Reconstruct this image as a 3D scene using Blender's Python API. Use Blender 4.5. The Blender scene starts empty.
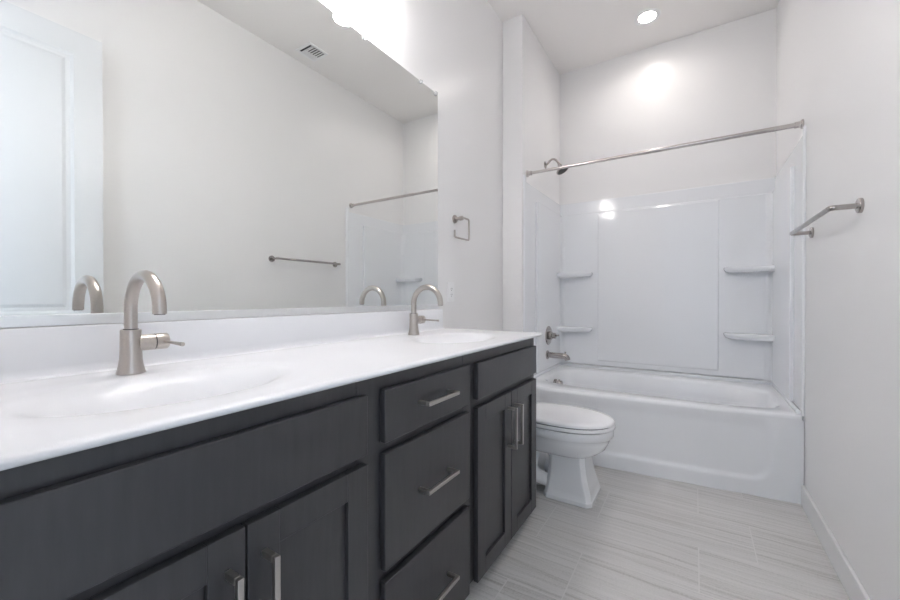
import bpy, bmesh, math
from math import sin, cos, pi, radians, sqrt
from mathutils import Vector, Matrix

S = bpy.context.scene
COL = S.collection

# ------------------------------------------------------------------ camera
cam_d = bpy.data.cameras.new('camera')
cam = bpy.data.objects.new('camera', cam_d)
COL.objects.link(cam)
cam_d.sensor_width = 36.0
cam_d.lens = 386.06 / 900.0 * 36.0
cam_d.clip_start = 0.02
cam.location = (1.2043, 0.0, 1.0645)
cam.rotation_euler = (radians(90.0 - 0.3586), 0.0, radians(32.418))
S.camera = cam

# ------------------------------------------------------------------ colour management, world, lights
S.view_settings.view_transform = 'Standard'
S.view_settings.look = 'None'
S.view_settings.gamma = 1.0
S.view_settings.use_curve_mapping = False
S.view_settings.exposure = 2.22
W_ = bpy.data.worlds.new('world'); S.world = W_
W_.use_nodes = True
W_.node_tree.nodes['Background'].inputs[0].default_value = (0.62, 0.78, 1.0, 1)
W_.node_tree.nodes['Background'].inputs[1].default_value = 1.0
S.cycles.max_bounces = 14
S.cycles.diffuse_bounces = 8
S.cycles.glossy_bounces = 6
S.cycles.sample_clamp_indirect = 3.0
S.cycles.blur_glossy = 4.0

BULB_E = 22.0        # strength of each vanity bulb
DOWN_W = 0.55         # recessed downlight over the tub, watts
DAY_W = 14.0        # daylight through the bedroom window, watts


def area(name, loc, rot, sx, sy, watts, color, shape='RECTANGLE', spread=None):
    d = bpy.data.lights.new(name, 'AREA')
    d.shape = shape; d.size = sx
    if shape in ('RECTANGLE', 'ELLIPSE'):
        d.size_y = sy
    d.energy = watts; d.color = color
    if spread:
        d.spread = spread
    o = bpy.data.objects.new(name, d); COL.objects.link(o)
    o.location = loc; o.rotation_euler = rot
    return o


# daylight entering the window of the room behind the open bathroom door
area('window_daylight', (-0.88, -1.55, 1.45), (radians(90), 0, radians(-90)), 2.3, 1.9, DAY_W, (0.80, 0.90, 1.0))

# ------------------------------------------------------------------ materials
def mat(name):
    m = bpy.data.materials.new(name); m.use_nodes = True
    nt = m.node_tree
    b = nt.nodes['Principled BSDF']
    return m, nt, b


def N(nt, typ, **kw):
    n = nt.nodes.new(typ)
    for k, v in kw.items():
        setattr(n, k, v)
    return n


def simple(name, color, rough=0.5, metal=0.0, spec=0.5, coat=0.0, bump=None, rvar=None):
    """bump = (scale, strength, detail); rvar = (scale, lo, hi) roughness variation"""
    m, nt, b = mat(name)
    b.inputs['Base Color'].default_value = (*color, 1)
    b.inputs['Roughness'].default_value = rough
    b.inputs['Metallic'].default_value = metal
    b.inputs['Specular IOR Level'].default_value = spec
    b.inputs['Coat Weight'].default_value = coat
    b.inputs['Coat Roughness'].default_value = 0.08
    tc = N(nt, 'ShaderNodeTexCoord')
    if bump:
        n = N(nt, 'ShaderNodeTexNoise'); n.inputs['Scale'].default_value = bump[0]
        n.inputs['Detail'].default_value = bump[2]
        nt.links.new(tc.outputs['Object'], n.inputs['Vector'])
        bp = N(nt, 'ShaderNodeBump'); bp.inputs['Strength'].default_value = bump[1]
        bp.inputs['Distance'].default_value = 0.002
        nt.links.new(n.outputs['Fac'], bp.inputs['Height'])
        nt.links.new(bp.outputs['Normal'], b.inputs['Normal'])
    if rvar:
        n = N(nt, 'ShaderNodeTexNoise'); n.inputs['Scale'].default_value = rvar[0]
        nt.links.new(tc.outputs['Object'], n.inputs['Vector'])
        mr = N(nt, 'ShaderNodeMapRange')
        mr.inputs['To Min'].default_value = rvar[1]; mr.inputs['To Max'].default_value = rvar[2]
        nt.links.new(n.outputs['Fac'], mr.inputs['Value'])
        nt.links.new(mr.outputs['Result'], b.inputs['Roughness'])
    return m


M = {}
M['wall'] = simple('wall_paint', (0.825, 0.82, 0.82), 0.31, spec=0.4, bump=(70, 0.16, 3))
M['ceiling'] = simple('ceiling_paint', (0.87, 0.85, 0.835), 0.75, spec=0.25, bump=(60, 0.15, 3))
M['trim'] = simple('trim_paint', (0.78, 0.785, 0.79), 0.32, bump=(25, 0.03, 2))
M['door'] = simple('door_paint', (0.72, 0.735, 0.75), 0.38, bump=(30, 0.04, 2))
M['acrylic'] = simple('white_acrylic', (0.83, 0.845, 0.87), 0.1, spec=0.5, coat=0.0, rvar=(6, 0.08, 0.12))
M['porcelain'] = simple('porcelain', (0.86, 0.87, 0.885), 0.07, coat=0.5, rvar=(5, 0.05, 0.1))
M['seat'] = simple('toilet_seat_plastic', (0.92, 0.92, 0.94), 0.16, rvar=(8, 0.13, 0.2))
M['marble'] = simple('cultured_marble', (0.775, 0.785, 0.81), 0.22, spec=0.25, rvar=(4, 0.2, 0.25))
M['plastic'] = simple('white_plastic', (0.87, 0.87, 0.875), 0.35, bump=(40, 0.02, 1))
M['dark'] = simple('dark_void', (0.02, 0.02, 0.022), 0.7, bump=(40, 0.05, 1))
M['black'] = simple('black_rubber', (0.012, 0.012, 0.013), 0.4, bump=(60, 0.05, 1))
M['gap'] = simple('painted_gap_shade', (0.10, 0.10, 0.105), 0.6, bump=(90, 0.1, 1))  # shadow grey painted in for the dark seat and lid gaps
M['caulk'] = simple('grey_seam', (0.42, 0.42, 0.42), 0.6, bump=(90, 0.1, 1))


def metal(name, color, r0, r1, stretch):
    m, nt, b = mat(name)
    b.inputs['Base Color'].default_value = (*color, 1)
    b.inputs['Metallic'].default_value = 1.0
    tc = N(nt, 'ShaderNodeTexCoord'); mp = N(nt, 'ShaderNodeMapping')
    mp.inputs['Scale'].default_value = stretch
    n = N(nt, 'ShaderNodeTexNoise'); n.inputs['Scale'].default_value = 220; n.inputs['Detail'].default_value = 2
    nt.links.new(tc.outputs['Object'], mp.inputs['Vector']); nt.links.new(mp.outputs['Vector'], n.inputs['Vector'])
    mr = N(nt, 'ShaderNodeMapRange'); mr.inputs['To Min'].default_value = r0; mr.inputs['To Max'].default_value = r1
    nt.links.new(n.outputs['Fac'], mr.inputs['Value']); nt.links.new(mr.outputs['Result'], b.inputs['Roughness'])
    return m


M['nickel'] = metal('brushed_nickel', (0.49, 0.45, 0.42), 0.28, 0.31, (1, 1, 1))
M['pull'] = metal('satin_nickel_pull', (0.50, 0.475, 0.455), 0.29, 0.36, (6, 1, 1))
M['chrome'] = metal('polished_nickel', (0.42, 0.39, 0.375), 0.10, 0.16, (1, 1, 1))
M['rod'] = metal('satin_nickel_rod', (0.60, 0.56, 0.54), 0.14, 0.2, (1, 1, 1))
M['channel'] = metal('mirror_channel_metal', (0.84, 0.85, 0.86), 0.36, 0.44, (1, 8, 1))


def wood():
    m, nt, b = mat('charcoal_stained_wood')
    tc = N(nt, 'ShaderNodeTexCoord'); mp = N(nt, 'ShaderNodeMapping')
    mp.inputs['Scale'].default_value = (14, 14, 1.6)
    nt.links.new(tc.outputs['Object'], mp.inputs['Vector'])
    n = N(nt, 'ShaderNodeTexNoise'); n.inputs['Scale'].default_value = 5; n.inputs['Detail'].default_value = 6
    n.inputs['Roughness'].default_value = 0.65
    nt.links.new(mp.outputs['Vector'], n.inputs['Vector'])
    n2 = N(nt, 'ShaderNodeTexNoise'); n2.inputs['Scale'].default_value = 3.0; n2.inputs['Detail'].default_value = 3
    nt.links.new(tc.outputs['Object'], n2.inputs['Vector'])
    mx = N(nt, 'ShaderNodeMath', operation='MULTIPLY_ADD')
    mx.inputs[1].default_value = 0.6
    nt.links.new(n.outputs['Fac'], mx.inputs[0])
    ml = N(nt, 'ShaderNodeMath', operation='MULTIPLY'); ml.inputs[1].default_value = 0.4
    nt.links.new(n2.outputs['Fac'], ml.inputs[0]); nt.links.new(ml.outputs[0], mx.inputs[2])
    cr = N(nt, 'ShaderNodeValToRGB')
    cr.color_ramp.elements[0].position = 0.3; cr.color_ramp.elements[0].color = (0.034, 0.0335, 0.037, 1)
    cr.color_ramp.elements[1].position = 0.75; cr.color_ramp.elements[1].color = (0.055, 0.053, 0.057, 1)
    nt.links.new(mx.outputs[0], cr.inputs['Fac']); nt.links.new(cr.outputs['Color'], b.inputs['Base Color'])
    b.inputs['Roughness'].default_value = 0.32
    b.inputs['Specular IOR Level'].default_value = 0.5
    bp = N(nt, 'ShaderNodeBump'); bp.inputs['Strength'].default_value = 0.06; bp.inputs['Distance'].default_value = 0.001
    nt.links.new(n.outputs['Fac'], bp.inputs['Height']); nt.links.new(bp.outputs['Normal'], b.inputs['Normal'])
    return m


M['wood'] = wood()


def tile():
    m, nt, b = mat('striated_porcelain_tile')
    tc = N(nt, 'ShaderNodeTexCoord'); mp = N(nt, 'ShaderNodeMapping')
    mp.inputs['Location'].default_value = (-1.42 + 0.61 * 8, -2.255 + 0.3025 * 26, 0)
    nt.links.new(tc.outputs['Object'], mp.inputs['Vector'])
    br = N(nt, 'ShaderNodeTexBrick', offset=0.2 / 0.61, offset_frequency=2, squash=1.0, squash_frequency=2)
    br.inputs['Scale'].default_value = 1.0
    br.inputs['Brick Width'].default_value = 0.61; br.inputs['Row Height'].default_value = 0.3025
    br.inputs['Mortar Size'].default_value = 0.0022; br.inputs['Mortar Smooth'].default_value = 0.1
    br.inputs['Bias'].default_value = 0.0
    br.inputs['Color1'].default_value = (0, 0, 0, 1); br.inputs['Color2'].default_value = (1, 1, 1, 1)
    br.inputs['Mortar'].default_value = (0.5, 0.5, 0.5, 1)
    nt.links.new(mp.outputs['Vector'], br.inputs['Vector'])
    # striations run along x; every tile takes a different slice of the pattern
    sx = N(nt, 'ShaderNodeSeparateXYZ'); nt.links.new(tc.outputs['Object'], sx.inputs[0])
    cb = N(nt, 'ShaderNodeCombineXYZ')
    mxx = N(nt, 'ShaderNodeMath', operation='MULTIPLY'); mxx.inputs[1].default_value = 1.5
    nt.links.new(sx.outputs['X'], mxx.inputs[0])
    nw = N(nt, 'ShaderNodeTexNoise'); nw.inputs['Scale'].default_value = 3.0
    nt.links.new(tc.outputs['Object'], nw.inputs['Vector'])
    wob = N(nt, 'ShaderNodeMath', operation='MULTIPLY_ADD'); wob.inputs[1].default_value = 0.04
    nt.links.new(nw.outputs['Fac'], wob.inputs[0]); nt.links.new(sx.outputs['Y'], wob.inputs[2])
    myy = N(nt, 'ShaderNodeMath', operation='MULTIPLY'); myy.inputs[1].default_value = 75.0
    nt.links.new(wob.outputs[0], myy.inputs[0])
    tz = N(nt, 'ShaderNodeMath', operation='MULTIPLY'); tz.inputs[1].default_value = 9.0
    nt.links.new(br.outputs['Color'], tz.inputs[0])
    nt.links.new(mxx.outputs[0], cb.inputs[0]); nt.links.new(myy.outputs[0], cb.inputs[1]); nt.links.new(tz.outputs[0], cb.inputs[2])
    n = N(nt, 'ShaderNodeTexNoise'); n.inputs['Scale'].default_value = 1.0; n.inputs['Detail'].default_value = 5
    n.inputs['Roughness'].default_value = 0.62
    nt.links.new(cb.outputs[0], n.inputs['Vector'])
    nf = N(nt, 'ShaderNodeTexNoise'); nf.inputs['Scale'].default_value = 140; nf.inputs['Detail'].default_value = 3
    nt.links.new(tc.outputs['Object'], nf.inputs['Vector'])
    mixf = N(nt, 'ShaderNodeMath', operation='MULTIPLY_ADD'); mixf.inputs[1].default_value = 0.34
    nt.links.new(nf.outputs['Fac'], mixf.inputs[0]); nt.links.new(n.outputs['Fac'], mixf.inputs[2])
    cr = N(nt, 'ShaderNodeValToRGB')
    cr.color_ramp.elements[0].position = 0.40; cr.color_ramp.elements[0].color = (0.37, 0.358, 0.342, 1)
    cr.color_ramp.elements[1].position = 0.86; cr.color_ramp.elements[1].color = (0.67, 0.658, 0.652, 1)
    e = cr.color_ramp.elements.new(0.64); e.color = (0.58, 0.572, 0.562, 1)
    nt.links.new(mixf.outputs[0], cr.inputs['Fac'])
    mix = N(nt, 'ShaderNodeMix', data_type='RGBA')
    mix.inputs['B'].default_value = (0.665, 0.655, 0.645, 1)
    nt.links.new(br.outputs['Fac'], mix.inputs['Factor']); nt.links.new(cr.outputs['Color'], mix.inputs['A'])
    nt.links.new(mix.outputs['Result'], b.inputs['Base Color'])
    b.inputs['Roughness'].default_value = 0.42
    bp = N(nt, 'ShaderNodeBump', invert=True); bp.inputs['Strength'].default_value = 0.4; bp.inputs['Distance'].default_value = 0.001
    nt.links.new(br.outputs['Fac'], bp.inputs['Height']); nt.links.new(bp.outputs['Normal'], b.inputs['Normal'])
    return m


M['tile'] = tile()


def mirror_mat():
    m, nt, b = mat('mirror_silver')
    b.inputs['Base Color'].default_value = (0.865, 0.88, 0.865, 1)
    b.inputs['Metallic'].default_value = 1.0
    b.inputs['Roughness'].default_value = 0.0
    return m


M['mirror'] = mirror_mat()


def glow(name, color, strength, base=(0.9, 0.9, 0.9), trans=0.0):
    m, nt, b = mat(name)
    b.inputs['Base Color'].default_value = (*base, 1)
    b.inputs['Emission Color'].default_value = (*color, 1)
    b.inputs['Emission Strength'].default_value = strength
    b.inputs['Roughness'].default_value = 0.3
    b.inputs['Transmission Weight'].default_value = trans
    return m


M['bulb'] = glow('warm_bulb', (1.0, 0.965, 0.945), BULB_E)
M['shade'] = glow('frosted_glass_shade', (1.0, 0.965, 0.95), 7.4, trans=0.0)
M['lens'] = glow('downlight_lens', (1.0, 0.93, 0.88), 9.0)
M['clear'] = simple('clear_plastic', (0.86, 0.87, 0.88), 0.08, coat=0.5, rvar=(20, 0.05, 0.12))
M['clear'].node_tree.nodes['Principled BSDF'].inputs['Transmission Weight'].default_value = 0.5
M['carpet'] = simple('hall_carpet', (0.45, 0.42, 0.38), 0.95, bump=(400, 0.6, 2))


# ------------------------------------------------------------------ mesh helpers
class MB:
    def __init__(s):
        s.bm = bmesh.new()

    def box(s, x0, x1, y0, y1, z0, z1):
        v = [s.bm.verts.new(p) for p in ((x0, y0, z0), (x1, y0, z0), (x1, y1, z0), (x0, y1, z0),
                                         (x0, y0, z1), (x1, y0, z1), (x1, y1, z1), (x0, y1, z1))]
        for f in ((0, 3, 2, 1), (4, 5, 6, 7), (0, 1, 5, 4), (1, 2, 6, 5), (2, 3, 7, 6), (3, 0, 4, 7)):
            s.bm.faces.new([v[i] for i in f])
        return s

    def loft(s, rings, cap0=True, cap1=True, closed=True):
        rs = [[s.bm.verts.new(p) for p in r] for r in rings]
        n = len(rs[0])
        for a, b in zip(rs[:-1], rs[1:]):
            for i in range(n if closed else n - 1):
                j = (i + 1) % n
                s.bm.faces.new((a[i], a[j], b[j], b[i]))
        if cap0:
            s.bm.faces.new(list(reversed(rs[0])))
        if cap1:
            s.bm.faces.new(rs[-1])
        return s

    def tube(s, pts, r, seg=20, cap=True, square=False):
        pts = [Vector(p) for p in pts]
        rad = r if isinstance(r, (list, tuple)) else [r] * len(pts)
        t0 = (pts[1] - pts[0]).normalized()
        up = Vector((0, 0, 1)) if abs(t0.z) < 0.9 else Vector((1, 0, 0))
        nrm = (up - t0 * up.dot(t0)).normalized()
        rings = []
        for i, p in enumerate(pts):
            if i == 0: t = t0
            elif i == len(pts) - 1: t = (pts[i] - pts[i - 1]).normalized()
            else: t = ((pts[i] - pts[i - 1]).normalized() + (pts[i + 1] - pts[i]).normalized()).normalized()
            nrm = (nrm - t * nrm.dot(t)).normalized()
            bn = t.cross(nrm)
            k = rad[i]
            if 0 < i < len(pts) - 1:
                c = (pts[i] - pts[i - 1]).normalized().dot(t)
            rings.append([p + nrm * (k * cos(2 * pi * j / seg)) + bn * (k * sin(2 * pi * j / seg)) for j in range(seg)])
        return s.loft(rings, cap, cap)

    def lathe(s, prof, origin=(0, 0, 0), axis=(0, 0, 1), seg=32, cap=True):
        """prof: list of (r, h) along axis"""
        o = Vector(origin); a = Vector(axis).normalized()
        up = Vector((0, 0, 1)) if abs(a.z) < 0.9 else Vector((1, 0, 0))
        u = (up - a * up.dot(a)).normalized(); w = a.cross(u)
        rings = [[o + a * h + u * (max(r, 1e-5) * cos(2 * pi * j / seg)) + w * (max(r, 1e-5) * sin(2 * pi * j / seg)) for j in range(seg)]
                 for r, h in prof]
        return s.loft(rings, cap, cap)

    def prism(s, poly, z0, z1):
        return s.loft([[(x, y, z0) for x, y in poly], [(x, y, z1) for x, y in poly]])

    def build(s, name, material, parent=None, bevel=0.0, seg=2, smooth=True, angle=40, weld=False):
        bm = s.bm
        if weld:
            bmesh.ops.remove_doubles(bm, verts=bm.verts, dist=1e-5)
        bmesh.ops.recalc_face_normals(bm, faces=bm.faces)
        off = origin_of(parent) if parent else Vector((0, 0, 0))
        if parent is None:
            # put a top-level mesh's origin at the bottom centre of the mesh
            xs = [v.co for v in bm.verts]
            lo = Vector([min(c[i] for c in xs) for i in range(3)]); hi = Vector([max(c[i] for c in xs) for i in range(3)])
            off = Vector(((lo.x + hi.x) / 2, (lo.y + hi.y) / 2, lo.z))
        if off.length > 0:
            bmesh.ops.translate(bm, verts=bm.verts, vec=-off)
        me = bpy.data.meshes.new(name); bm.to_mesh(me); bm.free()
        me.materials.append(material)
        o = bpy.data.objects.new(name, me); COL.objects.link(o)
        if parent: o.parent = parent
        else: o.location = off
        if smooth:
            for p in me.polygons: p.use_smooth = True
            try:
                me.set_sharp_from_angle(angle=radians(angle))
            except Exception:
                pass
        if bevel > 0:
            md = o.modifiers.new('bevel', 'BEVEL'); md.width = bevel; md.segments = seg
            md.limit_method = 'ANGLE'; md.angle_limit = radians(38)
            md.harden_normals = True
        return o


def origin_of(o):
    v = Vector((0, 0, 0))
    while o is not None:
        v += o.location; o = o.parent
    return v


def thing(name, label, cat, loc, group=None):
    o = bpy.data.objects.new(name, None); COL.objects.link(o)
    o.empty_display_size = 0.05
    o.location = loc; o['label'] = label; o['category'] = cat
    if group: o['group'] = group
    return o


def tag(o, label, cat, group=None):
    o['label'] = label; o['category'] = cat
    if group: o['group'] = group
    return o


def struct(o):
    o['kind'] = 'structure'
    return o


def copy_tree(o, parent=None):
    c = o.copy(); COL.objects.link(c)
    if parent: c.parent = parent
    for ch in list(o.children):
        copy_tree(ch, c)
    return c


def bez(p0, p1, p2, p3, n):
    out = []
    for i in range(n + 1):
        t = i / n; u = 1 - t
        out.append(Vector(p0) * u ** 3 + Vector(p1) * 3 * u * u * t + Vector(p2) * 3 * u * t * t + Vector(p3) * t ** 3)
    return out


def arc(center, r, a0, a1, n, ax, ay):
    c = Vector(center); ax = Vector(ax); ay = Vector(ay)
    return [c + ax * (r * cos(a0 + (a1 - a0) * i / n)) + ay * (r * sin(a0 + (a1 - a0) * i / n)) for i in range(n + 1)]


def interp(x, xs, ys):
    if x <= xs[0]: return ys[0]
    for i in range(1, len(xs)):
        if x <= xs[i]:
            t = (x - xs[i - 1]) / (xs[i] - xs[i - 1]); t = t * t * (3 - 2 * t)
            return ys[i - 1] + (ys[i] - ys[i - 1]) * t
    return ys[-1]


def sstep(e0, e1, x):
    t = min(1, max(0, (x - e0) / (e1 - e0)))
    return t * t * (3 - 2 * t)


# ------------------------------------------------------------------ room shell
W, E, H, XA, D = 1.68, 3.519, 3.094, 0.157, 2.64
T = 0.12
struct(MB().box(-T, W + T, -T, E + T, -0.1, 0.0).build('floor', M['tile'], smooth=False))
bpy.data.objects['floor'].data.transform(Matrix.Translation(bpy.data.objects['floor'].location))
bpy.data.objects['floor'].location = (0, 0, 0)
struct(MB().box(-T, W + T, -T, E + T, H, H + 0.1).build('ceiling', M['ceiling'], smooth=False))
struct(MB().box(-T, 0, -T, E + T, 0, H).build('wall_left', M['wall'], smooth=False))
struct(MB().box(W, W + T, -T, E + T, 0, H).build('wall_right', M['wall'], smooth=False))
struct(MB().box(0, W, E, E + T, 0, H).build('wall_back', M['wall'], smooth=False))
struct(MB().box(0, XA, 2.614, E, 0, H).build('wall_alcove', M['wall'], bevel=0.008, seg=3))
DX0, DX1, DZ = 0.775, 1.60, 2.495        # doorway in the wall the camera stands in
struct(MB().box(0, DX0, -T, 0, 0, H).box(DX1, W, -T, 0, 0, H).box(DX0, DX1, -T, 0, DZ, H).build('wall_front', M['wall'], smooth=False))
# door casing on both faces of the doorway and the jamb lining
mb = MB()
for ya, yb in ((0, 0.014), (-T - 0.014, -T)):
    mb.box(DX0 - 0.06, DX0 + 0.005, ya, yb, 0, DZ + 0.06)
    mb.box(DX1 - 0.005, DX1 + 0.06, ya, yb, 0, DZ + 0.06)
    mb.box(DX0 + 0.005, DX1 - 0.005, ya, yb, DZ - 0.005, DZ + 0.06)
struct(mb.build('trim_1', M['trim'], bevel=0.004))
# baseboards
struct(MB().box(W - 0.013, W, 0.80, D - 0.002, 0, 0.105).build('baseboard_right', M['trim'], bevel=0.005, seg=3))
struct(MB().box(0, 0.013, 1.815, 2.612, 0, 0.105).build('baseboard_left', M['trim'], bevel=0.005, seg=3))
struct(MB().box(0.014, XA - 0.002, 2.602, 2.614, 0, 0.105).build('baseboard_alcove', M['trim'], bevel=0.005, seg=3))

# room behind the doorway, lit by its window
struct(MB().box(-0.9, 3.3, -3.1, -T, -0.1, -0.001).build('floor_bedroom', M['carpet'], smooth=False))
struct(MB().box(-0.9, 3.3, -3.1, -T, H - 0.35, H - 0.25).build('ceiling_bedroom', M['ceiling'], smooth=False))
struct(MB().box(3.3, 3.4, -3.1, -T, 0, H - 0.3).build('wall_bedroom_right', M['wall'], smooth=False))
struct(MB().box(-1.0, -0.9, -3.1, -2.75, 0, H - 0.3).box(-1.0, -0.9, -0.35, -T, 0, H - 0.3)
       .box(-1.0, -0.9, -2.75, -0.35, 0, 0.45).box(-1.0, -0.9, -2.75, -0.35, 2.45, H - 0.3).build('wall_bedroom_left', M['wall'], smooth=False))
struct(MB().box(-0.9, -T, -T, 0, 0, H - 0.3).build('wall_bedroom_near_left', M['wall'], smooth=False))
struct(MB().box(W + T, 3.3, -T, 0, 0, H - 0.3).build('wall_bedroom_near_right', M['wall'], smooth=False))
struct(MB().box(-0.9, 3.3, -3.1, -3.0, 0, H - 0.3).build('wall_bedroom_far', M['wall'], smooth=False))
mb = MB()
for a, b, c, d in ((-2.75, -2.70, 0.45, 2.45), (-0.40, -0.35, 0.45, 2.45), (-1.575, -1.525, 0.45, 2.45), (-2.70, -0.40, 0.45, 0.5), (-2.70, -0.40, 2.4, 2.45)):
    mb.box(-0.98, -0.93, a, b, c, d)
struct(mb.build('window_1', M['trim'], smooth=False))

# ------------------------------------------------------------------ bathroom door standing open against the right wall
def panel_door(x0, x1, y0, y1, z0, z1):
    mb = MB()
    st = 0.118
    zl0, zl1 = 0.83, 0.985
    # stiles and rails
    mb.box(x0, x1, y0, y0 + st, z0, z1).box(x0, x1, y1 - st, y1, z0, z1)
    for a, b in ((z0, 0.24), (zl0, zl1), (z1 - 0.125, z1)):
        mb.box(x0, x1, y0 + st, y1 - st, a, b)
    core = (x0 + 0.009, x1 - 0.009)
    for a, b in ((0.24, zl0), (zl1, z1 - 0.125)):
        mb.box(core[0], core[1], y0 + st, y1 - st, a, b)
        # moulding: sloped ogee rim and a slightly raised field, both faces
        for fx, sg in ((x0, 1), (x1, -1)):
            ya, yb = y0 + st, y1 - st
            def ring(i, dx): return [(fx + sg * dx, ya + i, a + i), (fx + sg * dx, yb - i, a + i), (fx + sg * dx, yb - i, b - i), (fx + sg * dx, ya + i, b - i)]
            mb.loft([ring(0.0, 0.002), ring(0.012, 0.0085), ring(0.030, 0.0085), ring(0.046, 0.003)], cap0=False, cap1=True)
    return mb


door = struct(panel_door(1.581, 1.616, 0.022, 0.781, 0.01, 2.478).build('door_1', M['door'], smooth=False))
mb = MB()
for sx, x in ((-1, 1.581), (1, 1.616)):
    mb.lathe([(0.03, 0), (0.03, 0.006), (0.012, 0.010), (0.011, 0.034 if sx < 0 else 0.028)], (x, 0.715, 0.90), (sx, 0, 0), 24)
    xe = x + sx * (0.03 if sx < 0 else 0.024)
    mb.tube([(xe, 0.715, 0.90), (xe, 0.66, 0.90), (xe, 0.61, 0.898)], [0.009, 0.009, 0.007], 12)
hd = mb.build('door_handle', M['nickel'], door)
mb = MB()
for z in (0.25, 1.2, 2.25):
    mb.tube([(1.62, 0.014, z - 0.045), (1.62, 0.014, z + 0.045)], 0.006, 10)
    mb.box(1.59, 1.62, 0.0165, 0.0215, z - 0.045, z + 0.045)
mb.build('hinge', M['nickel'], door)

# ------------------------------------------------------------------ vanity cabinet
XF = 0.562            # face of the doors and drawers
XB = 0.543            # face of the frame behind them
VY0, VY1 = 0.003, 1.80
van = thing('vanity_cabinet', 'long charcoal wood double vanity cabinet with shaker doors and three drawers', 'cabinet', (0.28, 0.92, 0.0))
mb = MB()
ZT = 0.8747
zb = 0.062
mb.box(0.004, XB - 0.02, VY0, VY0 + 0.018, 0, ZT).box(0.004, XB - 0.02, VY1 - 0.018, VY1, zb, ZT)
mb.box(0.004, 0.465, VY1 - 0.018, VY1, 0, zb)
mb.box(0.004, XB - 0.02, VY0 + 0.018, VY1 - 0.018, zb, zb + 0.018)
mb.box(0.004, 0.012, VY0 + 0.018, VY1 - 0.018, zb + 0.018, ZT)
for y in (0.685, 1.158):
    mb.box(0.012, XB - 0.02, y, y + 0.016, zb + 0.018, ZT - 0.2)
mb.build('carcass', M['wood'], van, bevel=0.0008, seg=1)
mb = MB()      # face frame: stiles and rails
for a, b in ((VY0, 0.074), (0.637, 0.732), (1.120, 1.213), (1.762, VY1)):
    mb.box(XB - 0.019, XB, a, b, zb, ZT)
for a, b in ((0.074, 0.637), (0.732, 1.120), (1.213, 1.762)):
    mb.box(XB - 0.0195, XB - 0.0005, a, b, ZT - 0.05, ZT)
    mb.box(XB - 0.0195, XB - 0.0005, a, b, zb, zb + 0.03)
    mb.box(XB - 0.0195, XB - 0.0005, a, b, 0.668, 0.712)
mb.box(XB - 0.0195, XB - 0.0005, 0.732, 1.120, 0.352, 0.392)
mb.build('face_frame', M['wood'], van, bevel=0.0008, seg=1)
MB().box(0.455, 0.467, VY0 + 0.018, VY1 - 0.018, 0, zb).build('toe_kick', M['wood'], van)


def bar_pull(mb, cy, cz, vertical, L=0.158, xb=XF):
    w, t, out = 0.0110, 0.010, 0.040
    h = L / 2
    if vertical:
        mb.box(xb + out - t, xb + out, cy - w / 2, cy + w / 2, cz - h, cz + h)
        for s in (-1, 1):
            z0, z1 = sorted((cz + s * h, cz + s * (h - 0.012)))
            mb.box(xb - 0.0005, xb + out - t, cy - w / 2, cy + w / 2, z0, z1)
    else:
        mb.box(xb + out - t, xb + out, cy - h, cy + h, cz - w / 2, cz + w / 2)
        for s in (-1, 1):
            y0, y1 = sorted((cy + s * h, cy + s * (h - 0.012)))
            mb.box(xb - 0.0005, xb + out - t, y0, y1, cz - w / 2, cz + w / 2)
    return mb


def shaker(y0, y1, z0, z1, f=0.061):
    mb = MB()
    x0, x1 = XB + 0.001, XF
    mb.box(x0, x1, y0, y0 + f, z0, z1).box(x0, x1, y1 - f, y1, z0, z1)
    mb.box(x0, x1, y0 + f, y1 - f, z0, z0 + f).box(x0, x1, y0 + f, y1 - f, z1 - f, z1)
    mb.box(x0, x1 - 0.0095, y0 + f, y1 - f, z0 + f, z1 - f)
    return mb


ZD0, ZD1 = 0.058, 0.676
for nm, y0, y1, z0, z1, hc in (('drawer', 0.714, 1.138, 0.704, 0.837, 0.7755), ('drawer', 0.714, 1.138, 0.386, 0.678, 0.535),
                               ('drawer', 0.714, 1.138, 0.058, 0.358, 0.212),
                               ('false_drawer_front', 0.080, 0.655, 0.697, 0.837, None), ('false_drawer_front', 1.195, 1.785, 0.704, 0.834, None)):
    dr = MB().box(XB + 0.001, XF, y0, y1, z0, z1).build(nm, M['wood'], van, bevel=0.003, seg=2)
    if hc:
        bar_pull(MB(), (y0 + y1) / 2, hc, False).build('handle', M['pull'], dr, bevel=0.0016)
for y0, y1, side in ((0.080, 0.3650, 1), (0.3685, 0.655, -1), (1.195, 1.4855, 1), (1.489, 1.785, -1)):
    d = shaker(y0, y1, ZD0, ZD1).build('door', M['wood'], van, bevel=0.0016, seg=2)
    cy = (y1 - 0.030) if side > 0 else (y0 + 0.030)
    bar_pull(MB(), cy, 0.536, True, 0.168).build('handle', M['pull'], d, bevel=0.0016)

# ------------------------------------------------------------------ countertop with two moulded oval bowls
ZC = 0.891
CY0, CY1, CX1 = 0.001, 1.860, 0.575
SINKS = (0.36, 1.452)
SX = 0.315


def top_z(x, y):
    z = ZC
    for cy in SINKS:
        q = sqrt(((x - SX) / 0.195) ** 2 + ((y - cy) / 0.275) ** 2)
        z -= 0.003 * (1 - sstep(0.7, 1.08, q))
        q2 = sqrt(((x - SX) / 0.170) ** 2 + ((y - cy) / 0.245) ** 2)
        if q2 < 1.0:
            z -= 0.100 * (0.5 + 0.5 * cos(pi * q2 ** 1.25))
    return z


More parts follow.
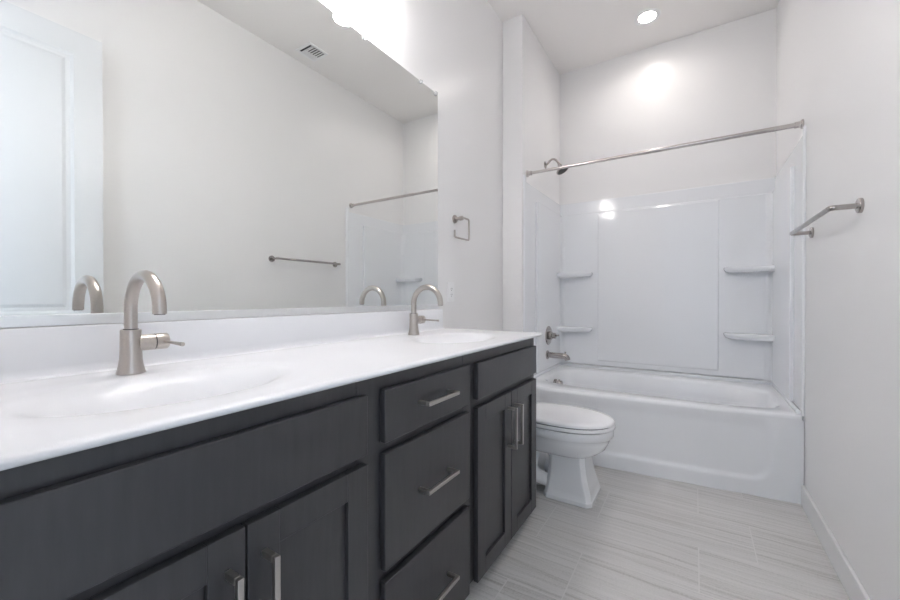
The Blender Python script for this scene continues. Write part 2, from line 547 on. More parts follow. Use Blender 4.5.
top = thing('countertop', 'glossy white countertop with two moulded oval sink bowls on the charcoal vanity', 'countertop', (0.29, 0.92, 0.872))
bm = bmesh.new()
R = 0.017                       # horizontal reach of the eased edge
TH = 0.0160
nx, ny = 74, 236
xs = [0.002 + (CX1 - R - 0.002) * i / nx for i in range(nx + 1)]
ys = [CY0 + (CY1 - R - CY0) * j / ny for j in range(ny + 1)]
RC = 0.016                       # rounded plan corner at the front right
grid = {}
def plan(x, y):
    # pull the front right corner in to a rounded plan
    cx, cy = CX1 - R - RC, CY1 - R - RC
    if x > cx and y > cy:
        dx, dy = x - cx, y - cy
        m = max(dx, dy) ; l = sqrt(dx * dx + dy * dy)
        if l > 1e-9:
            return cx + dx * m / l, cy + dy * m / l
    return x, y
for i, x in enumerate(xs):
    for j, y in enumerate(ys):
        px, py = plan(x, y)
        grid[i, j] = bm.verts.new((px, py, top_z(px, py)))
for i in range(nx):
    for j in range(ny):
        bm.faces.new((grid[i, j], grid[i + 1, j], grid[i + 1, j + 1], grid[i, j + 1]))
# bullnose along front edge and right end, then the underside
edge = [(i, ny) for i in range(nx + 1)]
edge = [(nx, j) for j in range(ny + 1)] + [(i, ny) for i in range(nx - 1, -1, -1)]
prev = [grid[k] for k in edge]
nrm = []
for (i, j) in edge:
    x, y = grid[i, j].co.x, grid[i, j].co.y
    cx, cy = CX1 - R - RC, CY1 - R - RC
    if x > cx and y > cy:
        v = Vector((x - cx, y - cy, 0)).normalized()
    elif i == nx: v = Vector((1, 0, 0))
    else: v = Vector((0, 1, 0))
    nrm.append(v)
base = [v.co.copy() for v in prev]
for k in range(1, 11):
    a = pi * k / 10
    if a <= pi / 2: ho, ve = R * sin(a), ZC - TH * 0.45 + TH * 0.45 * cos(a)
    else: ho, ve = R - 0.013 * (1 - sin(a)), ZC - TH * 0.45 + TH * 0.55 * cos(a)
    ring = [bm.verts.new((b.x + n.x * ho, b.y + n.y * ho, ve)) for b, n in zip(base, nrm)]
    for q in range(len(ring) - 1):
        bm.faces.new((prev[q], ring[q], ring[q + 1], prev[q + 1]))
    prev = ring
# underside skirt a little way inward
ring = [bm.verts.new((b.x - n.x * 0.05, b.y - n.y * 0.05, ZC - TH)) for b, n in zip(base, nrm)]
for q in range(len(ring) - 1):
    bm.faces.new((prev[q], ring[q], ring[q + 1], prev[q + 1]))
mb = MB(); mb.bm.free(); mb.bm = bm
slab = mb.build('slab', M['marble'], top, angle=60)
# backsplash with a coved foot, its top edge eased
prof = [(0.0205, ZC - 0.002), (0.0205 + 0.016, ZC + 0.0006), (0.0205 + 0.006, ZC + 0.004), (0.0205 + 0.0012, ZC + 0.012), (0.0205, ZC + 0.022),
        (0.0205, 0.9975), (0.0188, 1.0005), (0.0015, 1.0005), (0.0015, ZC - 0.002)]
MB().loft([[(x, y, z) for x, z in prof] for y in (CY0, 1.790)]).build('backsplash', M['marble'], top, angle=35)
for cy in SINKS:
    MB().lathe([(0.0, 0.0), (0.031, 0.0), (0.031, 0.003), (0.026, 0.004), (0.022, 0.001), (0.020, 0.001), (0.019, 0.006), (0.0, 0.008)],
               (SX, cy, ZC - 0.1015), (0, 0, 1), 28).build('drain', M['chrome'], top)

# ------------------------------------------------------------------ faucets
def make_faucet(loc, label):
    f = thing('faucet', label, 'faucet', loc, None)
    o = Vector(loc)
    P = lambda x, y, z: (o.x + x, o.y + y, o.z + z)
    MB().lathe([(0.0272, 0), (0.0272, 0.003), (0.0258, 0.006), (0.0232, 0.018), (0.0212, 0.034), (0.0202, 0.055), (0.0198, 0.098), (0.0190, 0.100), (0.0, 0.100)],
               P(0, 0, 0), (0, 0, 1), 40).build('body', M['nickel'], f, angle=30)
    pts = [P(0, 0, 0.098), P(0, 0, 0.125), P(0, 0, 0.146)] + arc(P(0.075, 0, 0.146), 0.075, pi, 0.0, 26, (1, 0, 0), (0, 0, 1))[1:] + [P(0.150, 0, 0.139)]
    sp = MB().tube(pts, 0.0126, 24).build('spout', M['nickel'], f, angle=50)
    MB().lathe([(0.0, 0), (0.0100, 0), (0.0100, 0.003), (0.0, 0.003)], P(0.150, 0, 0.1375), (0, 0, 1), 20).build('aerator', M['black'], sp)
    MB().lathe([(0.0142, 0), (0.0142, 0.002), (0.0, 0.002)], P(0, 0, 0.0995), (0, 0, 1), 28).build('collar', M['black'], f)
    zh = 0.068
    hv = MB().lathe([(0.019, 0.012), (0.019, 0.0435), (0.0, 0.0435)], P(0, 0, zh), (0, 1, 0), 28).build('valve_barrel', M['nickel'], f, angle=40)
    MB().lathe([(0.0175, 0.0435), (0.0175, 0.0460)], P(0, 0, zh), (0, 1, 0), 28).build('seam_ring', M['black'], hv)
    hk = MB().lathe([(0.0192, 0.0460), (0.0192, 0.070), (0.0178, 0.0718), (0.0, 0.0718)], P(0, 0, zh), (0, 1, 0), 28).build('handle_cap', M['nickel'], f, angle=40)
    MB().tube([P(0.012, 0.060, zh), P(0.05, 0.063, zh - 0.001), P(0.080, 0.065, zh - 0.002), P(0.096, 0.066, zh - 0.0025)],
              [0.0040, 0.0036, 0.0044, 0.0048], 14).build('lever', M['nickel'], hk)
    return f


f1 = make_faucet((0.111, 0.355, ZC + 0.0003), 'brushed nickel gooseneck faucet on the nearer sink, reflected beside the door in the mirror')
f2 = copy_tree(f1); f2.location = (0.095, 1.431, ZC + 0.0003)
f2['label'] = 'brushed nickel gooseneck faucet on the farther sink, left of the wall outlet'
for f in (f1, f2): f['group'] = 'gooseneck faucets on the vanity'

# ------------------------------------------------------------------ mirror
mir = thing('mirror', 'large frameless wall mirror above the white backsplash', 'mirror', (0.002, 0.9, 1.004))
MB().box(0.0002, 0.0020, 0.03, 1.768, 1.0045, 2.1845).build('glass', M['mirror'], mir, smooth=False)
MB().box(0.0003, 0.0075, 0.03, 1.768, 1.0022, 1.027).build('bottom_channel', M['channel'], mir, bevel=0.001)
for y, s in ((1.746, 1.0), (1.612, 0.75), (1.21, 0.75), (0.6, 0.75)):
    mb = MB()
    mb.lathe([(0.011 * s, 0), (0.012 * s, 0.004), (0.009 * s, 0.0085), (0, 0.010)], (0.0022, y, 2.1845 - 0.004 * s), (1, 0, 0), 18)
    mb.box(0.0002, 0.0022, y - 0.008 * s, y + 0.008 * s, 2.1845, 2.1845 + 0.009 * s)
    mb.build('mirror_clip', M['clear'], mir)

# ------------------------------------------------------------------ vanity light above the mirror
vl = thing('vanity_light', 'four lamp nickel vanity light bar above the mirror with frosted shades', 'lamp', (0.0, 0.9, 2.30))
MB().box(0.0, 0.022, 0.54, 1.26, 2.40, 2.52).build('backplate', M['nickel'], vl, bevel=0.004)
for y in (0.60, 0.80, 1.00, 1.20):
    cx = 0.112
    am = MB().tube([(0.02, y, 2.47)] + bez((0.05, y, 2.47), (0.10, y, 2.47), (cx, y, 2.47), (cx, y, 2.455), 8), 0.008, 14).build('arm', M['nickel'], vl)
    MB().lathe([(0.0, 0.022), (0.024, 0.02), (0.026, 0.0), (0.0, 0.0)], (cx, y, 2.442), (0, 0, 1), 24).build('socket', M['nickel'], am)
    MB().lathe([(0.028, 0.0), (0.034, -0.03), (0.041, -0.08), (0.047, -0.13), (0.0505, -0.148), (0.0485, -0.148), (0.045, -0.13), (0.039, -0.08), (0.032, -0.03), (0.0262, 0.0)],
               (cx, y, 2.448), (0, 0, 1), 32, cap=False).build('shade', M['shade'], am)
    MB().lathe([(0.0, 0.0), (0.012, -0.002), (0.014, -0.025), (0.024, -0.05), (0.0285, -0.075), (0.024, -0.098), (0.012, -0.108), (0.0, -0.110)],
               (cx, y, 2.446), (0, 0, 1), 20).build('bulb', M['bulb'], am)

# ------------------------------------------------------------------ recessed downlight over the tub
def downlight(x, y, label, watts):
    rl = thing('recessed_downlight', label, 'ceiling light', (x, y, H))
    MB().lathe([(0.058, 0.0), (0.0575, -0.004), (0.066, -0.007), (0.084, -0.004), (0.086, 0.0)], (x, y, H), (0, 0, 1), 48, cap=False).build('trim_ring', M['plastic'], rl)
    MB().lathe([(0.0575, 0.0), (0.0575, -0.003), (0.0, -0.0035)], (x, y, H), (0, 0, 1), 48).build('lens', M['lens'], rl)
    lt = area('downlight_beam', (0, 0, -0.009), (0, 0, 0), 0.11, 0.11, watts, (1.0, 0.94, 0.90), 'DISK', radians(150))
    lt.parent = rl


downlight(0.905, 3.13, 'round white recessed ceiling light above the bathtub', DOWN_W)

# ------------------------------------------------------------------ ceiling vent (seen in the mirror)
vt = thing('air_vent', 'square white air vent in the ceiling seen in the mirror', 'vent', (1.477, 2.09, H))
mb = MB()
vx0, vx1, vy0, vy1 = 1.385, 1.568, 1.998, 2.185
for a, b, c, d in ((vx0, vx0 + 0.022, vy0, vy1), (vx1 - 0.022, vx1, vy0, vy1), (vx0 + 0.022, vx1 - 0.022, vy0, vy0 + 0.022), (vx0 + 0.022, vx1 - 0.022, vy1 - 0.022, vy1)):
    mb.box(a, b, c, d, H - 0.008, H - 0.0002)
mb.build('frame', M['plastic'], vt, bevel=0.002)
MB().box(vx0 + 0.021, vx1 - 0.021, vy0 + 0.021, vy1 - 0.021, H - 0.0025, H - 0.0004).build('duct', M['dark'], vt)
mb = MB()
def slat(y, x0, x1, ang):
    c, s_ = cos(ang) * 0.0095, sin(ang) * 0.0095
    q = [(y - c, H - 0.010 - s_), (y - c + 0.001, H - 0.0112 - s_), (y + c + 0.001, H - 0.0112 + s_ ), (y + c, H - 0.010 + s_)]
    q = [(a, min(b, H - 0.003)) for a, b in q]
    mb.loft([[(x0, a, b) for a, b in q], [(x1, a, b) for a, b in q]])
for k in range(5):
    slat(vy0 + 0.052 + k * 0.0225, vx0 + 0.022, vx0 + 0.105, radians(20))
for k in range(4):
    x = vx0 + 0.108 + k * 0.013
    mb.box(x, x + 0.010, vy0 + 0.046, vy1 - 0.022, H - 0.0085, H - 0.0065)
mb.box(vx0 + 0.022, vx1 - 0.022, vy0 + 0.041, vy0 + 0.046, H - 0.0095, H - 0.003)
mb.build('louvres', M['plastic'], vt)

# ------------------------------------------------------------------ towel ring, outlet
tr = thing('towel_ring', 'open square nickel towel ring on the wall right of the mirror', 'towel ring', (0.0, 1.945, 1.5))
MB().lathe([(0.024, 0), (0.024, 0.007), (0.022, 0.009), (0.010, 0.010), (0.0095, 0.036), (0.013, 0.037), (0.013, 0.056), (0.0, 0.057)], (0.0, 1.945, 1.529), (1, 0, 0), 28).build('post', M['nickel'], tr, angle=30)
yl, yr_, zt, zb_, xr, rr = 1.873, 2.037, 1.536, 1.410, 0.047, 0.014
pts = [(xr, 1.945, zt - 0.004), (xr, 1.96, zt)]
Y = Vector((0, 1, 0)); Z = Vector((0, 0, 1))
pts += arc((xr, yr_ - rr, zt - rr), rr, pi / 2, 0, 6, Y, Z)
pts += arc((xr, yr_ - rr, zb_ + rr), rr, 0, -pi / 2, 6, Y, Z)
pts += arc((xr, yl + rr, zb_ + rr), rr, -pi / 2, -pi, 6, Y, Z)
pts += [(xr, yl, zb_ + 0.04)]
MB().tube(pts, 0.0055, 14).build('ring', M['nickel'], tr, angle=50)

ot = thing('wall_outlet', 'white two socket wall outlet beside the far end of the backsplash', 'outlet', (0.0, 1.902, 1.035))
MB().box(0.0, 0.005, 1.867, 1.937, 1.04, 1.156).build('cover_plate', M['plastic'], ot, bevel=0.003)
MB().box(0.0048, 0.0075, 1.885, 1.919, 1.064, 1.132).build('receptacle', M['plastic'], ot, bevel=0.001)
mb = MB()
for zc in (1.081, 1.115):
    for dy in (-0.006, 0.006):
        mb.box(0.007, 0.0079, 1.902 + dy - 0.001, 1.902 + dy + 0.001, zc - 0.002, zc + 0.006)
    mb.lathe([(0.0025, 0), (0.0025, 0.0009)], (0.007, 1.902, zc - 0.008), (1, 0, 0), 10)
mb.build('slots', M['dark'], ot)

# ------------------------------------------------------------------ towel bar on the right wall
tb = thing('towel_bar', 'slim nickel towel bar on the right wall', 'towel bar', (W, 2.18, 1.375))
for y in (1.855, 2.500):
    MB().lathe([(0.0255, 0), (0.0255, 0.008), (0.024, 0.0105), (0.0, 0.011)], (W, y, 1.377), (-1, 0, 0), 32).build('flange', M['chrome'], tb, angle=30)
yb0, yb1, xb_, zb2 = 1.855, 2.500, W - 0.078, 1.377
pts = [(W - 0.008, yb0, zb2), (W - 0.05, yb0, zb2)] + arc((xb_ + 0.012, yb0 + 0.012, zb2), 0.012, 1.5 * pi, pi, 5, (1, 0, 0), (0, 1, 0)) + \
      arc((xb_ + 0.012, yb1 - 0.012, zb2), 0.012, pi, 0.5 * pi, 5, (1, 0, 0), (0, 1, 0)) + [(W - 0.05, yb1, zb2), (W - 0.008, yb1, zb2)]
MB().tube(pts, 0.0092, 18).build('bar', M['chrome'], tb, angle=50)

# ------------------------------------------------------------------ shower rod
YR, ZR = 2.706, 1.975
rd = thing('shower_rod', 'straight nickel shower curtain rod spanning the tub alcove', 'rod', (0.92, YR, ZR))
MB().tube([(XA + 0.004, YR, ZR), (0.95, YR, ZR)], 0.0105, 20).tube([(0.90, YR, ZR), (W - 0.004, YR, ZR)], 0.0125, 20).build('rod', M['rod'], rd)
for x, sx in ((XA + 0.0005, 1), (W - 0.0005, -1)):
    MB().lathe([(0.0245, 0), (0.0245, 0.006), (0.021, 0.009), (0.0165, 0.010), (0.0165, 0.034), (0.0, 0.034)], (x, YR, ZR), (sx, 0, 0), 28).build('flange', M['rod'], rd, angle=30)

# ------------------------------------------------------------------ bathtub
def front_y(x):
    g = interp(x, [XA, 0.38, 0.62, 0.93, 1.23, 1.5, 1.68], [0.035, 0.088, 0.088, 0.065, 0.040, 0.012, 0.0])
    return D - g


tub = thing('bathtub', 'white alcove bathtub with a wide smooth apron below the shower rod', 'bathtub', (0.92, 3.05, 0.0))
bm = bmesh.new()
TX0, TX1, TY1 = XA + 0.002, W - 0.002, 3.505
RIM = 0.452
nxx, nzz = 96, 44
zs = [0.0 + 0.432 * k / nzz for k in range(nzz + 1)]
ap = []
for k, z in enumerate(zs):
    row = []
    for i in range(nxx + 1):
        x = TX0 + (TX1 - TX0) * i / nxx
        y = front_y(x)
        # shallow inset field above a projecting kick band, rounded at its lower right corner
        cx, cz, rc = 1.545 - 0.09, 0.085 + 0.09, 0.09
        if x > cx and z < cz: dd = rc - sqrt((x - cx) ** 2 + (z - cz) ** 2)
        else: dd = min(1.545 - x, z - 0.085)
        y += 0.009 * sstep(-0.006, 0.02, dd) * (1 - sstep(0.36, 0.432, z))
        row.append(bm.verts.new((x, y, z)))
    ap.append(row)
for k in range(nzz):
    for i in range(nxx):
        bm.faces.new((ap[k][i], ap[k][i + 1], ap[k + 1][i + 1], ap[k + 1][i]))
mbt = MB(); mbt.bm.free(); mbt.bm = bm
mbt.build('apron', M['acrylic'], tub, angle=60)

CXT, CYT = 0.945, 3.045
def outer(th, inset=0.0, frontpull=0.0):
    dx, dy = cos(th), sin(th)
    x0, x1, y1 = TX0 + inset, TX1 - inset, TY1 - inset
    t = 1e9
    if dx > 1e-9: t = min(t, (x1 - CXT) / dx)
    if dx < -1e-9: t = min(t, (x0 - CXT) / dx)
    if dy > 1e-9: t = min(t, (y1 - CYT) / dy)
    if dy < -1e-9:
        tt = (D - CYT) / dy
        for _ in range(30):
            tt = (front_y(min(TX1, max(TX0, CXT + dx * tt))) + frontpull - CYT) / dy
        t = min(t, tt)
    return CXT + dx * t, CYT + dy * t


def inner(th, hx, hy, cx, cy, n=5.0):
    c, s = cos(th), sin(th)
    k = (abs(c / hx) ** n + abs(s / hy) ** n) ** (-1 / n)
    return cx + c * k, cy + s * k


NT = 160
ths = [2 * pi * i / NT for i in range(NT)]
for cxn, cyn in ((TX0, front_y(TX0)), (TX1, front_y(TX1)), (TX0, TY1), (TX1, TY1)):
    ths.append(math.atan2(cyn - CYT, cxn - CXT) % (2 * pi))
ths = sorted(set(ths))
rings = []
rings.append([(*outer(t, 0, 0.010), 0.405) for t in ths])
for k in range(0, 7):
    a = pi / 2 * k / 6
    rings.append([(*outer(t, 0, 0.003 + 0.022 * (1 - cos(a))), 0.430 + 0.022 * sin(a)) for t in ths])
IC = (0.930, 3.045)
rings.append([(*inner(t, 0.700, 0.335, *IC, 5.0), RIM) for t in ths])
rings.append([(*inner(t, 0.687, 0.322, *IC, 5.0), RIM - 0.006) for t in ths])
rings.append([(*inner(t, 0.677, 0.312, *IC, 4.6), RIM - 0.022) for t in ths])
rings.append([(*inner(t, 0.667, 0.303, IC[0] - 0.004, IC[1], 4.4), RIM - 0.10) for t in ths])
rings.append([(*inner(t, 0.637, 0.288, IC[0] - 0.022, IC[1], 4.2), RIM - 0.22) for t in ths])
rings.append([(*inner(t, 0.605, 0.270, IC[0] - 0.04, IC[1], 4.0), RIM - 0.31) for t in ths])
rings.append([(*inner(t, 0.575, 0.245, IC[0] - 0.05, IC[1], 3.6), RIM - 0.352) for t in ths])
rings.append([(*inner(t, 0.52, 0.20, IC[0] - 0.06, IC[1], 3.2), RIM - 0.368) for t in ths])
rings.append([(*inner(t, 0.25, 0.10, IC[0] - 0.08, IC[1], 2.6), RIM - 0.373) for t in ths])
MB().loft(rings, cap0=False, cap1=True).build('basin', M['acrylic'], tub, angle=60)
# raised flange around the three walls
ib = 0.022
fl = [(TX0, 2.675), (TX0 + ib, 2.70), (TX0 + ib, TY1 - ib), (TX1 - ib, TY1 - ib), (TX1 - ib, 2.70), (TX1, 2.675), (TX1, TY1), (TX0, TY1)]
MB().prism(fl, RIM - 0.004, 0.476).build('tile_flange', M['acrylic'], tub, bevel=0.01, seg=3)
# overflow plate with lever on the left end wall of the basin
ov = MB().lathe([(0.047, -0.006), (0.047, 0.006), (0.042, 0.010), (0.037, 0.011), (0.036, 0.048), (0.031, 0.053), (0.0, 0.054)], (0.266, 3.05, 0.368), (1, 0, 0.05), 32).build('overflow_cover', M['chrome'], tub, angle=30)
MB().tube([(0.295, 3.05, 0.400), (0.295, 3.05, 0.414)], 0.006, 12).build('overflow_lever', M['chrome'], ov)
MB().lathe([(0.0, 0.0), (0.036, 0.0), (0.034, 0.004), (0.022, 0.004), (0.020, 0.010), (0.0, 0.012)], (0.46, 3.05, RIM - 0.3725), (0, 0, 1), 28).build('drain', M['chrome'], tub)

# ------------------------------------------------------------------ tub surround (one moulded white wall set)
ZS0, ZL, ZS1 = 0.480, 1.800, 1.905
sr = thing('tub_surround', 'glossy white moulded tub surround panels with corner shelves in the alcove', 'shower wall', (0.92, 3.48, ZS0))
YB = 3.484           # face of the back panel field
XL, XR_ = XA + 0.016, W - 0.016
MB().box(XA + 0.001, W - 0.001, YB + 0.018, E - 0.001, ZS0, ZS1).build('top_flange', M['acrylic'], sr, bevel=0.004)
MB().box(XA + 0.012, W - 0.012, YB, YB + 0.019, ZS0, ZL).build('back_panel', M['acrylic'], sr, bevel=0.011, seg=4)
# raised centre field
mb = MB()
def rect(x0, x1, z0, z1, y): return [(x0, y, z0), (x1, y, z0), (x1, y, z1), (x0, y, z1)]
mb.loft([rect(0.497, 1.352, 0.522, ZL - 0.011, YB + 0.001), rect(0.500, 1.349, 0.525, ZL - 0.013, YB - 0.006), rect(0.506, 1.343, 0.531, ZL - 0.018, YB - 0.009)], cap0=False)
mb.build('centre_panel', M['acrylic'], sr, smooth=False)
# side panels: a thicker front pilaster and top band around a recessed field
for nm, xw, s in (('left_side_panel', XA + 0.001, 1), ('right_side_panel', W - 0.001, -1)):
    mb = MB()
    def bx(d, y0, y1, z0, z1):
        a, b = sorted((xw, xw + s * d)); mb.box(a, b, y0, y1, z0, z1)
    bx(0.008, 2.668, E - 0.002, ZS0, ZS1)
    bx(0.025, 2.86, YB + 0.012, ZS0, ZL)
    mb.build(nm, M['acrylic'], sr, bevel=0.011, seg=4)
# coved inside corners
for cx, s in ((XA + 0.0255, 1), (W - 0.0255, -1)):
    r = 0.045
    poly = [(cx, YB + 0.001)] + [(cx + s * (r - r * sin(a)), YB + 0.001 - (r - r * cos(a))) for a in [pi / 2 * k / 10 for k in range(11)]]
    MB().prism(poly, ZS0, ZL - 0.012).build('corner_cove', M['acrylic'], sr, angle=30)
# rounded front flange where the surround meets the painted wall
for xw, s in ((XA + 0.0005, 1), (W - 0.0005, -1)):
    poly = [(xw, 2.634)] + [(xw + s * 0.010 * sin(a), 2.655 - 0.021 * cos(a)) for a in [pi * k / 12 for k in range(1, 12)]] + [(xw, 2.676)]
    MB().prism(poly, RIM + 0.002, 1.945).build('front_flange', M['acrylic'], sr, bevel=0.004, seg=3)
# moulded corner shelves
def shelf(cx, s, z, lx=0.275):
    """corner at (cx, YB); s = direction in x away from the side wall"""
    pts = [(0.0, 0.0), (lx, 0.0)]
    for k in range(0, 9):
        a = pi / 2 * k / 8
        pts.append((lx - 0.06 + 0.06 * cos(a), -0.038 - 0.055 * sin(a)))
    pts += [(0.18, -0.098), (0.12, -0.106), (0.06, -0.118), (0.02, -0.130), (0.0, -0.136)]
    poly = [(cx + s * a, YB + 0.001 + b) for a, b in pts]
    ctr = Vector((cx, YB))
    def ring(k, zz): return [((cx + s * a * k), (YB + 0.001 + b * k), zz) for a, b in pts]
    return MB().loft([ring(0.90, z - 0.038), ring(0.955, z - 0.032), ring(0.99, z - 0.018), ring(1.0, z - 0.008), ring(0.99, z), ring(0.96, z + 0.002)])
for z in (1.282, 0.806):
    for cx, s in ((XA + 0.025, 1), (W - 0.025, -1)):
        shelf(cx, s, z).build('corner_shelf', M['acrylic'], sr, angle=50)

# ------------------------------------------------------------------ tub and shower fittings on the left alcove wall
XW = XA + 0.0265
vv = thing('shower_valve', 'round nickel shower control valve above the tub spout', 'shower valve', (XW, 3.12, 0.70))
MB().lathe([(0.078, 0.0), (0.078, 0.004), (0.072, 0.009), (0.030, 0.012), (0.0, 0.012)], (XW, 3.12, 0.753), (1, 0, 0), 44).build('escutcheon', M['chrome'], vv, angle=35)
hb = MB().lathe([(0.034, 0.010), (0.033, 0.032), (0.024, 0.036), (0.024, 0.062), (0.0, 0.064)], (XW, 3.12, 0.753), (1, 0, 0), 28).build('handle_hub', M['chrome'], vv, angle=35)
MB().tube([(XW + 0.055, 3.12, 0.753), (XW + 0.070, 3.118, 0.755), (XW + 0.088, 3.112, 0.758)], [0.0095, 0.008, 0.0075], 14).build('lever', M['chrome'], hb)

sp = thing('tub_spout', 'nickel tub spout with diverter knob over the bathtub rim', 'tub spout', (XW, 3.09, 0.58))
MB().lathe([(0.036, 0), (0.036, 0.008), (0.030, 0.011), (0.0, 0.009)], (XW, 3.09, 0.597), (1, 0, 0), 28).build('flange', M['chrome'], sp, angle=35)
pts = [(XW + 0.006, 3.09, 0.597), (XW + 0.11, 3.09, 0.597)] + bez((XW + 0.125, 3.09, 0.597), (XW + 0.153, 3.09, 0.597), (XW + 0.163, 3.09, 0.584), (XW + 0.167, 3.09, 0.566), 8)
MB().tube(pts, [0.0225, 0.0235] + [0.0235] * 6 + [0.0225, 0.0215, 0.020], 24).build('pipe', M['chrome'], sp, angle=50)
MB().tube([(XW + 0.148, 3.09, 0.614), (XW + 0.148, 3.09, 0.627)], 0.0042, 12).lathe([(0.0, 0.0), (0.0075, 0.0), (0.0075, 0.006), (0.0, 0.007)], (XW + 0.148, 3.09, 0.626), (0, 0, 1), 16).build('diverter_knob', M['chrome'], sp)

sh = thing('wall_shower', 'nickel shower head on a curved arm behind the shower rod', 'shower head', (XA, 3.11, 2.16))
Z0 = 2.155
MB().lathe([(0.029, 0), (0.029, 0.005), (0.014, 0.010), (0.0, 0.011)], (XA, 3.11, Z0), (1, 0, 0), 28).build('flange', M['chrome'], sh, angle=35)
armp = [Vector((XA + 0.004, 3.11, Z0))] + bez((XA + 0.02, 3.11, Z0 + 0.004), (XA + 0.05, 3.11, Z0 + 0.05), (XA + 0.087, 3.11, Z0 + 0.050), (XA + 0.116, 3.11, Z0 - 0.016), 14)
MB().tube(armp, 0.0085, 16).build('arm', M['chrome'], sh, angle=50)
hd0 = Vector((XA + 0.114, 3.11, Z0 - 0.012)); ax = Vector((0.50, 0.0, -0.866))
MB().lathe([(0.0, 0.0), (0.014, 0.002), (0.016, 0.020), (0.012, 0.028), (0.018, 0.036), (0.036, 0.046), (0.051, 0.054), (0.053, 0.064), (0.050, 0.068), (0.0, 0.068)],
           hd0, ax, 36).build('spray_head', M['chrome'], sh, angle=35)
MB().lathe([(0.0, 0.0), (0.045, 0.0), (0.043, 0.0025), (0.0, 0.003)], hd0 + ax * 0.0675, ax, 32).build('spray_face', M['black'], sh)

# ------------------------------------------------------------------ toilet
TY = 2.135
tl = thing('toilet', 'white porcelain toilet with closed lid between the vanity and the bathtub', 'toilet', (0.42, TY, 0.0))
NE = 72
def egg(cx, back, front, half, z, nb=2.4, nf=2.1):
    out = []
    for i in range(NE):
        t = 2 * pi * i / NE; c, s = cos(t), sin(t)
        n, a = (nf, front) if c >= 0 else (nb, back)
        k = (abs(c) ** n + abs(s) ** n) ** (-1 / n)
        out.append((cx + a * c * k, TY + half * s * k, z))
    return out
CXB = 0.588
rings = [egg(CXB, 0.20, 0.140, 0.100, 0.224, 4, 3), egg(CXB, 0.21, 0.160, 0.118, 0.232, 4, 2.8), egg(CXB, 0.225, 0.195, 0.145, 0.251, 3.4, 2.5),
         egg(CXB, 0.24, 0.226, 0.165, 0.276, 3, 2.3), egg(CXB, 0.25, 0.244, 0.175, 0.314, 2.8, 2.2), egg(CXB, 0.255, 0.252, 0.180, 0.333, 2.6, 2.1),
         egg(CXB, 0.258, 0.256, 0.183, 0.336, 2.6, 2.1), egg(CXB, 0.262, 0.262, 0.187, 0.341, 2.6, 2.1), egg(CXB, 0.262, 0.262, 0.187, 0.372, 2.6, 2.1), egg(CXB, 0.258, 0.257, 0.182, 0.378, 2.6, 2.1)]
MB().loft(rings).build('bowl', M['porcelain'], tl, angle=50)
# pedestal: octagonal section, flaring to a stepped foot
def octa(x0, x1, half, ch, z):
    return [(x0, TY - half + ch, z), (x0 + ch, TY - half, z), (x1 - ch, TY - half, z), (x1, TY - half + ch, z),
            (x1, TY + half - ch, z), (x1 - ch, TY + half, z), (x0 + ch, TY + half, z), (x0, TY + half - ch, z)]
rings = [octa(0.515, 0.769, 0.133, 0.024, 0.0), octa(0.515, 0.769, 0.133, 0.024, 0.022), octa(0.519, 0.764, 0.128, 0.023, 0.028)]
for k in range(1, 9):
    t = k / 8; e = (1 - t) ** 1.9
    rings.append(octa(0.538 - 0.018 * e, 0.724 + 0.044 * e, 0.100 + 0.027 * e, 0.020 + 0.003 * e, 0.028 + 0.214 * t))
MB().loft(rings).build('pedestal', M['porcelain'], tl, bevel=0.004, seg=3)
# trapway between the pedestal and the wall
rings = []
for x, hw, z0, z1 in ((0.10, 0.085, 0.0, 0.12), (0.16, 0.09, 0.0, 0.22), (0.24, 0.095, 0.0, 0.30), (0.32, 0.095, 0.0, 0.30), (0.42, 0.092, 0.0, 0.24), (0.47, 0.085, 0.0, 0.2)):
    rings.append([(x, TY + hw * cos(a) * (1.0 if sin(a) > 0 else 1.12), z0 + (z1 - z0) * (0.5 + 0.5 * sin(a))) for a in [2 * pi * i / 24 for i in range(24)]])
mb = MB().loft(rings)
mb.box(0.08, 0.42, TY - 0.118, TY + 0.118, 0.0, 0.022)
for sgn in (-1, 1):
    mb.tube([(0.20, TY + sgn * 0.075, 0.05), (0.25, TY + sgn * 0.10, 0.12), (0.32, TY + sgn * 0.105, 0.185), (0.40, TY + sgn * 0.10, 0.16), (0.46, TY + sgn * 0.09, 0.09), (0.56, TY + sgn * 0.05, 0.05)], [0.03, 0.042, 0.045, 0.044, 0.042, 0.03], 16)
mb.build('trapway', M['porcelain'], tl, angle=60)
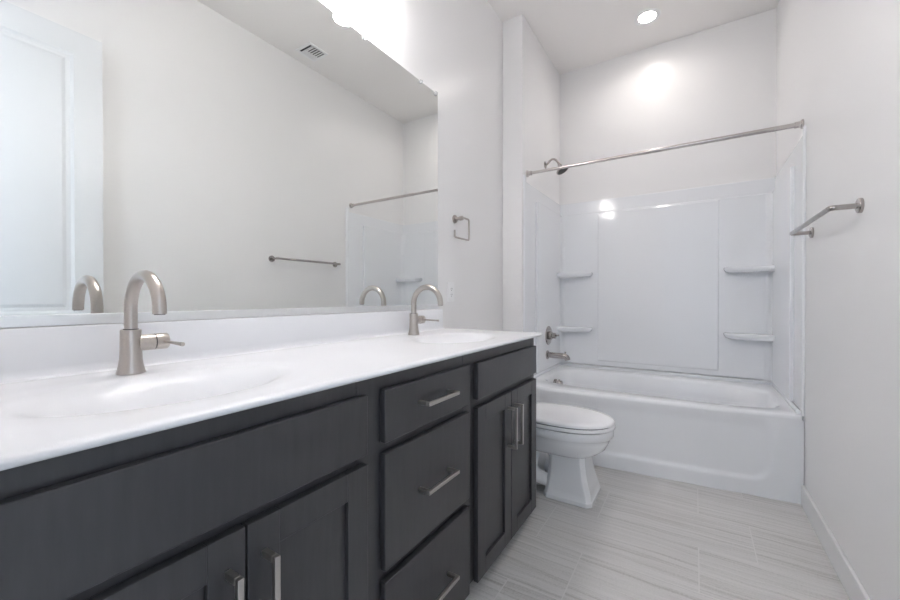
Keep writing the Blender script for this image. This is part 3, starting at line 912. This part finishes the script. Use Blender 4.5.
# rear deck and tank
MB().box(0.055, 0.36, TY - 0.13, TY + 0.13, 0.25, 0.372).build('rear_deck', M['porcelain'], tl, bevel=0.03, seg=4)
tk = MB().loft([octa(0.035, 0.215, 0.195, 0.03, 0.370), octa(0.03, 0.225, 0.205, 0.03, 0.40), octa(0.025, 0.232, 0.222, 0.03, 0.705), octa(0.025, 0.232, 0.222, 0.03, 0.715)]).build('tank', M['porcelain'], tl, bevel=0.006, seg=3)
MB().loft([octa(0.020, 0.238, 0.228, 0.03, 0.712), octa(0.015, 0.245, 0.235, 0.03, 0.722), octa(0.015, 0.245, 0.235, 0.03, 0.740), octa(0.025, 0.235, 0.225, 0.03, 0.750)]).build('tank_lid', M['porcelain'], tl, bevel=0.004, seg=3)
MB().lathe([(0.013, 0), (0.013, 0.008), (0.0, 0.009)], (0.231, TY - 0.15, 0.655), (1, 0, 0), 20).tube([(0.242, TY - 0.15, 0.655), (0.246, TY - 0.11, 0.652), (0.246, TY - 0.07, 0.648)], [0.006, 0.0055, 0.007], 12).build('flush_lever', M['chrome'], tk)
# seat and lid
rings = [egg(CXB, 0.235, 0.264, 0.186, 0.3835, 3, 2.1), egg(CXB, 0.24, 0.270, 0.191, 0.387, 3, 2.1), egg(CXB, 0.24, 0.270, 0.191, 0.397, 3, 2.1), egg(CXB, 0.236, 0.264, 0.186, 0.401, 3, 2.1)]
MB().loft(rings).build('seat', M['seat'], tl, angle=60)
rings = [egg(CXB, 0.232, 0.260, 0.182, 0.405, 3, 2.1), egg(CXB, 0.238, 0.268, 0.189, 0.409, 3, 2.1), egg(CXB, 0.238, 0.268, 0.189, 0.417, 3, 2.1),
         egg(CXB, 0.230, 0.258, 0.180, 0.424, 3, 2.1), egg(CXB, 0.20, 0.22, 0.150, 0.428, 3, 2.1), egg(CXB, 0.12, 0.12, 0.08, 0.430, 3, 2.1)]
MB().loft(rings).build('lid', M['seat'], tl, angle=60)
mb = MB()
mb.loft([egg(CXB, 0.225, 0.252, 0.174, 0.376, 3, 2.1), egg(CXB, 0.225, 0.252, 0.174, 0.386, 3, 2.1)]).loft([egg(CXB, 0.225, 0.256, 0.178, 0.399, 3, 2.1), egg(CXB, 0.225, 0.256, 0.178, 0.407, 3, 2.1)])
mb.build('seat_gap_shade', M['gap'], tl, angle=60)  # filler sheets whose dark colour stands for shade between lid, seat and bowl
for s in (-1, 1):
    mb = MB().tube([(0.335, TY + s * 0.075 - 0.02, 0.408), (0.335, TY + s * 0.075 + 0.02, 0.408)], 0.013, 16)
    mb.box(0.322, 0.348, TY + s * 0.075 - 0.018, TY + s * 0.075 + 0.018, 0.372, 0.408)
    mb.build('lid_hinge', M['seat'], tl, bevel=0.003)
